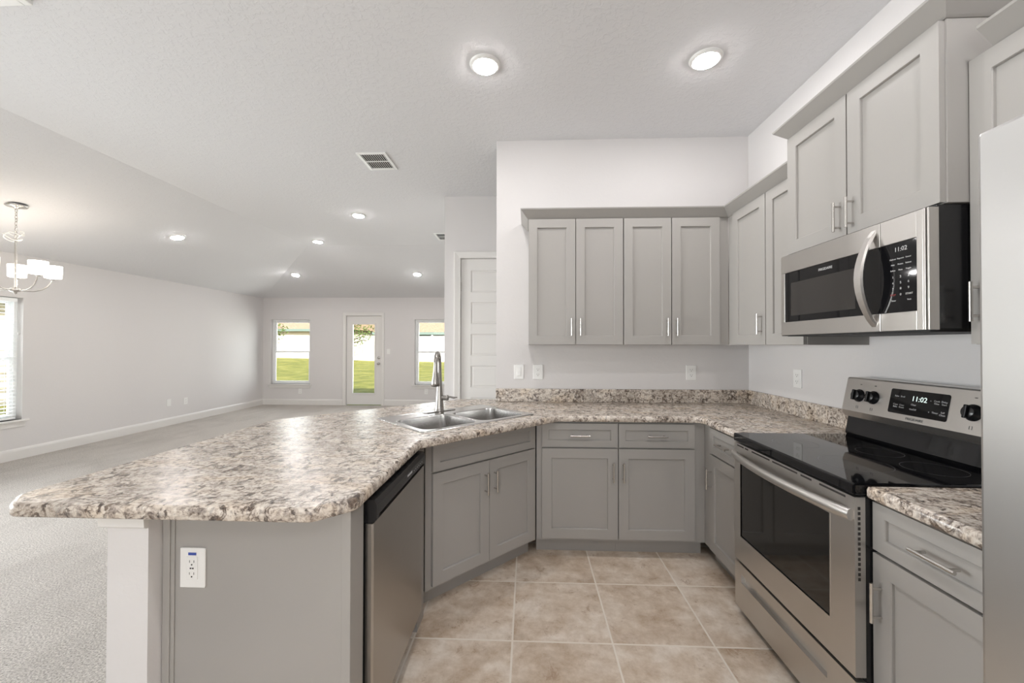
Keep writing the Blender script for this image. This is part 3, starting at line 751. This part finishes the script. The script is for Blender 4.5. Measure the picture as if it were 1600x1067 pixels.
# ------------------------------------------------------------------ range
t = thing('electric_range', 'freestanding stainless steel stove with black glass cooktop and oven door', 'stove', (1.0675, 2.104, 0), -PI/2)
w = .757
b = mb('black'); b.box(.0, w, .035, .655, .035, .876); b.build('body', t)
b = mb('bglass'); b.box(-.0015, w+.0015, -.004, .60, .879, .918, .006); ckt = b.build('cooktop', t)
for (X_, Y_, r_) in ((1.25, 1.575, .112), (1.48, 1.515, .09), (1.485, 1.745, .078), (1.235, 1.89, .09)):
    lx, ly = 2.104-Y_, X_-1.0675
    b = mb('ring'); n_ = 48
    b.rings([[Vector((lx+rr_*math.cos(2*PI*k/n_), ly+rr_*math.sin(2*PI*k/n_), .9183)) for k in range(n_)] for rr_ in (r_-.0012, r_)], False, False, False)
    b.build('burner_ring', ckt, recalc=False)
# oven door
b = mb('steel'); dz0, dz1, wx0, wx1, wz0, wz1 = .287, .872, .058, .648, .412, .776
pd_ = [(.0, .034), (.0, .004), (.004, 0)]
for a in ((0, wx0, dz0, dz1), (wx1, w, dz0, dz1), (wx0, wx1, dz0, wz0), (wx0, wx1, wz1, dz1)): b.box(a[0], a[1], 0, .034, a[2], a[3])
od = b.build('oven_door', t, weld=True)
b = mb('oglass'); b.box(wx0, wx1, .004, .034, wz0, wz1); wn2 = b.build('oven_window', od)
b = mb('steel'); f_ = .004
for a in ((wx0-f_, wx0, wz0-f_, wz1+f_), (wx1, wx1+f_, wz0-f_, wz1+f_), (wx0, wx1, wz0-f_, wz0), (wx0, wx1, wz1, wz1+f_)): b.box(a[0], a[1], -.001, .004, a[2], a[3])
b.build('window_bead', od)
b = mb('slot')
for x0, x1 in ((.03, .09), (.10, .13), (.16, .30), (.32, .48), (.50, .56), (.60, .72)): b.box(x0, x1, -.0006, .001, .858, .865)
for k in range(15): b.box(w-.0006, w+.0008, .010, .018, .60+k*.0165, .610+k*.0165)
b.build('vent_slots', od)
b = mb('steel'); N = 20; rings = []
for k in range(N+1):
    u = k/N; x = .006+(w-.012)*u; e = min(1, min(u, 1-u)/.10); y = -.012-.040*math.sin(PI*u)**.7; hh = .021
    rings.append([Vector((x, y+c, .813+a*hh)) for a, c in ((-1, .006), (-.75, -.004), (0, -.009), (.75, -.004), (1, .006), (.6, .012), (-.6, .012))])
b.rings(rings, True, True, True)
for x in (.02, w-.02): b.box(x-.012, x+.012, -.016, .0, .797, .829, .002)
b.build('handle', od)
b = mb('steel'); sx0, sx1, sz0, sz1 = .058, .63, .180, .222
for a in ((0, sx0, .045, .272), (sx1, w, .045, .272), (sx0, sx1, .045, sz0), (sx0, sx1, sz1, .272)): b.box(a[0], a[1], .002, .034, a[2], a[3])
b.box(sx0, sx1, .022, .034, sz0, sz1); b.build('storage_drawer', t, weld=True)
for x in (.03, w-.03):
    for y in (.07, .60):
        b = mb('bmatt'); b.lathe([(.018, 0), (.018, .02), (.01, .035)], 12, (x, y, 0)); b.build('foot', t)
# backguard
b = mb('bglass'); b.rings([[Vector((x, y, z)) for y, z in ((.562, .916), (.556, .93), (.572, 1.02), (.655, 1.02), (.655, .916))] for x in (0.001, w-.001)], smooth=False); tag(b.build('riser', t), 'glossy black riser behind the burners')
b = mb('steel'); A0, A1 = Vector((.540, 1.045)), Vector((.572, 1.203))
b.rings([[Vector((x, y, z)) for y, z in ((.572, 1.012), (.553, 1.014), (.540, 1.045), (.572, 1.203), (.580, 1.208), (.668, 1.208), (.668, 1.012))] for x in (0, w)], smooth=False)
bg = b.build('control_panel', t)
tilt = math.atan2(A1.x-A0.x, A1.y-A0.y)
PM = Matrix.Translation((0, A0.x, A0.y)) @ Matrix.Rotation(-tilt, 4, 'X')      # panel plane: local x right, z up the slope, -y out
b = mb('bglass'); b.rings([[Vector((x, y, z)) for x, z in rrect(.253, .503, .028, .135, .008, 4)] for y in (-.0015, .001)], smooth=False); dp = b.build('display', bg, mx=PM)
b = MB(); text_into(b, '11:02', .030, .385, .100, -.002, 'digits'); tag(b.build('clock_digits', dp, recalc=False), 'lit clock reading 11:02'); b = MB()
for x, z, s in ((.285, .104, 'Bake'), (.312, .104, 'Broil'), (.285, .062, 'Conv\nBake'), (.314, .062, 'Conv\nRoast'), (.365, .075, 'Clear'), (.365, .055, 'On/Off'), (.432, .100, '^'), (.432, .056, 'v'), (.456, .098, 'Cook\nTime'), (.485, .098, 'Delay\nStart'), (.456, .056, 'Timer'), (.485, .056, 'Self\nClean')):
    text_into(b, s, .010, x, z, -.002, 'print')
b.build('lettering', dp, recalc=False)
b = MB(); text_into(b, 'FRIGIDAIRE', .015, .378, .013, -.0006, 'printd')
for x in (.088, .168, .588, .668): text_into(b, '[ ]', .014, x, .025, -.0006, 'printd'); text_into(b, 'OFF', .006, x, .135, -.0006, 'printd')
b.build('lettering', bg, mx=PM, recalc=False)
for x in (.088, .168, .588, .668):
    b = mb('black'); b.lathe([(.031, 0), (.031, -.004), (.026, -.006), (.024, -.022), (.021, -.025), (0.001, -.025)], 24, (x, 0, .08), 'y')
    b.box(x-.006, x+.006, -.036, -.02, .055, .105, .003); b.build('knob', bg, mx=PM)

# ------------------------------------------------------------------ refrigerator
t = thing('refrigerator', 'tall stainless steel refrigerator at the right edge', 'refrigerator', (.95, .878, 0), -PI/2)
w = .908
b = mb('printd'); b.box(.004, w-.004, .06, .78, .02, 1.79, .004); b.build('body', t)
for x0, x1, hx_ in ((0, w/2-.003, w/2-.05), (w/2+.003, w, w/2+.05)):
    b = mb('steel_fr'); b.box(x0, x1, 0, .056, .06, 1.816, .008); d = b.build('door', t)
    b = mb('nickel'); b.tube([(hx_, -.001, .55), (hx_, -.05, .58), (hx_, -.05, 1.42), (hx_, -.001, 1.45)], .012, 10); b.build('handle', d)
b = mb('bmatt'); b.box(.01, w-.01, .03, .06, 0, .056); b.build('toe_grille', t)

# ------------------------------------------------------------------ outlets and switches (local: plate in xz, facing -y)
def plate_b(w=.078, h=.118): return mb('plastic').box(-w/2, w/2, -.006, 0, -h/2, h/2, .002)
def outlet(label, loc, rz, name='wall_outlet'):
    t = thing(name, label, 'outlet', loc, rz, 'white wall outlets and switches'); plate_b().build('plate', t)
    for s in (-.021, .021):
        b = mb('plastic'); b.rings([[Vector((x, y, z+s)) for x, z in rrect(-.017, .017, -.0145, .0145, .010, 4)] for y in (-.0065, -.008)], smooth=False)
        b.mat('slot'); b.box(-.0085, -.0065, -.0084, -.0078, s-.001, s+.008).box(.0065, .0085, -.0084, -.0078, s-.001, s+.007)
        b.lathe([(.0028, -.0084), (.0028, -.0078)], 8, (0, 0, s-.008), 'y'); b.build('socket', t)
    return t
def switch(label, loc, rz):
    t = thing('light_switch', label, 'switch', loc, rz, 'white wall outlets and switches'); plate_b().build('plate', t)
    b = mb('plastic'); b.box(-.017, .017, -.0085, -.006, -.034, .034, .001); b.box(-.014, .014, -.0115, -.008, -.028, .001, .001); b.build('rocker', t); return t
switch('white rocker switch left of the outlet at the end of the kitchen wall', (-.072, YB, 1.152), 0)
outlet('white outlet next to the rocker switch on the kitchen wall', (.082, YB, 1.152), 0)
outlet('white outlet under the right back wall cabinet near the corner', (1.296, YB, 1.152), 0)
outlet('white outlet on the right kitchen wall left of the stove', (XR, 2.643, 1.155), -PI/2)
outlet('white outlet low on the left wall, right one of the two', (XL, 6.83, .37), PI/2)
t = thing('cable_plate', 'small white plate low on the left wall, left one of the two', 'wall plate', (XL, 6.5, .385), PI/2); plate_b().build('plate', t)
outlet('white outlet low under the far left window', (-5.19, YF, .31), 0)
outlet('white outlet low under the far right window', (-2.285, YF, .32), 0)
switch('white switch beside the patio door', (-3.15, YF, 1.22), 0)
t = thing('wall_outlet', 'white outlet with blue sticker on the peninsula end panel', 'outlet', (-1.008, 1.17, .695), 0)
b = mb('plastic'); b.box(-.039, .039, -.006, 0, -.0595, .0595, .002); b.build('plate', t)
b = mb('plastic'); b.box(-.017, .017, -.0085, -.006, -.034, .034, .001)
b.mat('slot')
for s in (-.018, .018):
    b.box(-.0075, -.0060, -.009, -.0083, s-.001, s+.006).box(.0060, .0075, -.009, -.0083, s-.001, s+.006); b.lathe([(.0024, -.009), (.0024, -.0083)], 8, (0, 0, s-.007), 'y')
b.box(-.006, -.001, -.009, -.0083, -.002, .002); b.box(.001, .006, -.009, -.0083, -.002, .002)
b.build('socket', t)
b = mb('blue'); b.box(-.013, .012, -.0066, -.0058, .038, .046); b.build('sticker', t)

# ------------------------------------------------------------------ outdoors
b = mb('lawn'); N = 40
def gz(x, y):
    m_ = .35*math.exp(-((x+22)**2/60+(y-30)**2/90))
    return -.17+.006*max(0, y-12)+m_
vs = {}
for i in range(N+1):
    for j in range(N+1):
        x = -48+70*i/N; y = YF+.17+33*j/N; vs[i, j] = b.bm.verts.new((x, y, gz(x, y)))
for i in range(N):
    for j in range(N): b._face([vs[i, j], vs[i+1, j], vs[i+1, j+1], vs[i, j+1]], True)
lawn = b.build('lawn'); tag(lawn, 'green lawn outside the far windows', 'lawn', kind='structure')
b = mb('lawn').box(-48, XL-.17, YR-6, YF+.17, -.4, -.17); tag(b.build('side_lawn'), 'ground outside the left window', 'lawn', kind='structure')
t = thing('garden_fence', 'white vinyl privacy fence across the back of the lawn', 'fence', (0, 33, 0))
b = mb('fence'); x = -44
while x < 14:
    b.box(x, x+.295, -.012, .012, -.1, 2.05); x += .30
b.build('boards', t)
b = mb('fence'); b.box(-44, 14, -.03, .03, 2.05, 2.12).box(-44, 14, -.03, .03, .0, .12); b.build('rails', t)
x = -44
while x < 14:
    b = mb('fence'); b.box(x-.06, x+.06, -.07, .05, -.1, 2.2); b.build('post', t); x += 2.4
def house(label, cx, cy, w, d, hw, hr, wallkey, rz=0, name='neighbor_house'):
    t = thing(name, label, 'house', (cx, cy, -.2), rz)
    mb(wallkey).box(-w/2, w/2, 0, d, 0, hw).build('wall', t)
    b = mb('shingle'); e = .5
    b.rings([[Vector((x, y, z)) for y, z in ((-e, hw-.02), (d/2, hw+hr), (d+e, hw-.02))] for x in (-w/2-e, w/2+e)], smooth=False); b.build('roof', t)
    mb('sgreen').box(-w/2-e, w/2+e, -e-.04, -e, hw-.22, hw+.02).build('fascia', t)
    for x in (-w*.3, 0, w*.3):
        f = mb('vinyl').box(x-.65, x+.65, -.05, 0.01, 1.0, 2.45).build('window', t); mb('wdark').box(x-.57, x+.57, -.06, -.04, 1.08, 2.37).build('pane', f)
    return t
house('neighboring house with tan roof beyond the fence on the right', -8.5, 37, 11, 8, 2.75, 1.7, 'sgreen')
house('neighboring cream house beyond the fence on the left', -24, 38, 13, 8, 3.1, 1.6, 'scream')
house('neighboring cream house close outside the left window', -13.5, 3.5, 16, 6, 3.0, 1.6, 'scream', PI/2)
def tree(label, x, y, h, r, n, name='garden_tree', leafz=.62):
    t = thing(name, label, 'tree', (x, y, -.17))
    b = mb('bark'); b.tube([(0, 0, 0), (.05, 0, h*.4), (-.05, .05, h*.75)], [.14, .10, .04], 8)
    for k in range(7):
        a = k*.9; z = h*(.35+.06*k); b.tube([(0, 0, z), (math.cos(a)*r*.5, math.sin(a)*r*.5, z+.3), (math.cos(a)*r*.9, math.sin(a)*r*.9, z+.25)], [.05, .03, .01], 6)
    b.build('trunk', t)
    b = mb('leaf')
    for k in range(n):
        u = random.random()**.4*r; a = random.random()*2*PI; ph = random.uniform(-1, 1)
        c = Vector((u*math.cos(a)*math.sqrt(1-ph*ph), u*math.sin(a)*math.sqrt(1-ph*ph), h*leafz+u*ph*.8))
        s = random.uniform(.06, .13); R_ = Matrix.Rotation(random.random()*6, 3, random.choice('XYZ')) @ Matrix.Rotation(random.random()*6, 3, 'Z')
        b._face([b.bm.verts.new(c+R_ @ Vector(p)*s) for p in ((-1, 0, 0), (0, -.5, .1), (1, 0, 0), (0, .5, .1))])
    b.build('foliage', t, recalc=False)
tree('leafy tree seen through the top of the patio door glass', -13.6, 30, 4.6, 1.9, 1500)
tree('small tree by the fence seen through the far left window', -19.3, 29, 4.0, 1.2, 500, leafz=.66)
tree('green tree outside the left edge window', -9.2, 5.5, 4.8, 1.3, 900)
# unseen roof slabs added: eave shades the lawn, rear one blocks sun
struct('roof_eave', mb('trim').box(XL-.5, XR+.4, YF+.16, YF+.75, 2.5, 2.62), 'added eave above the far windows, casting the lawn shadow', 'roof')
struct('rear_sun_blocker', mb('trim').box(XL, XR+.4, YR-6.5, YR-.12, 2.9, 3.0), 'added roof slab behind the house, keeping sun out of the rear', 'roof')
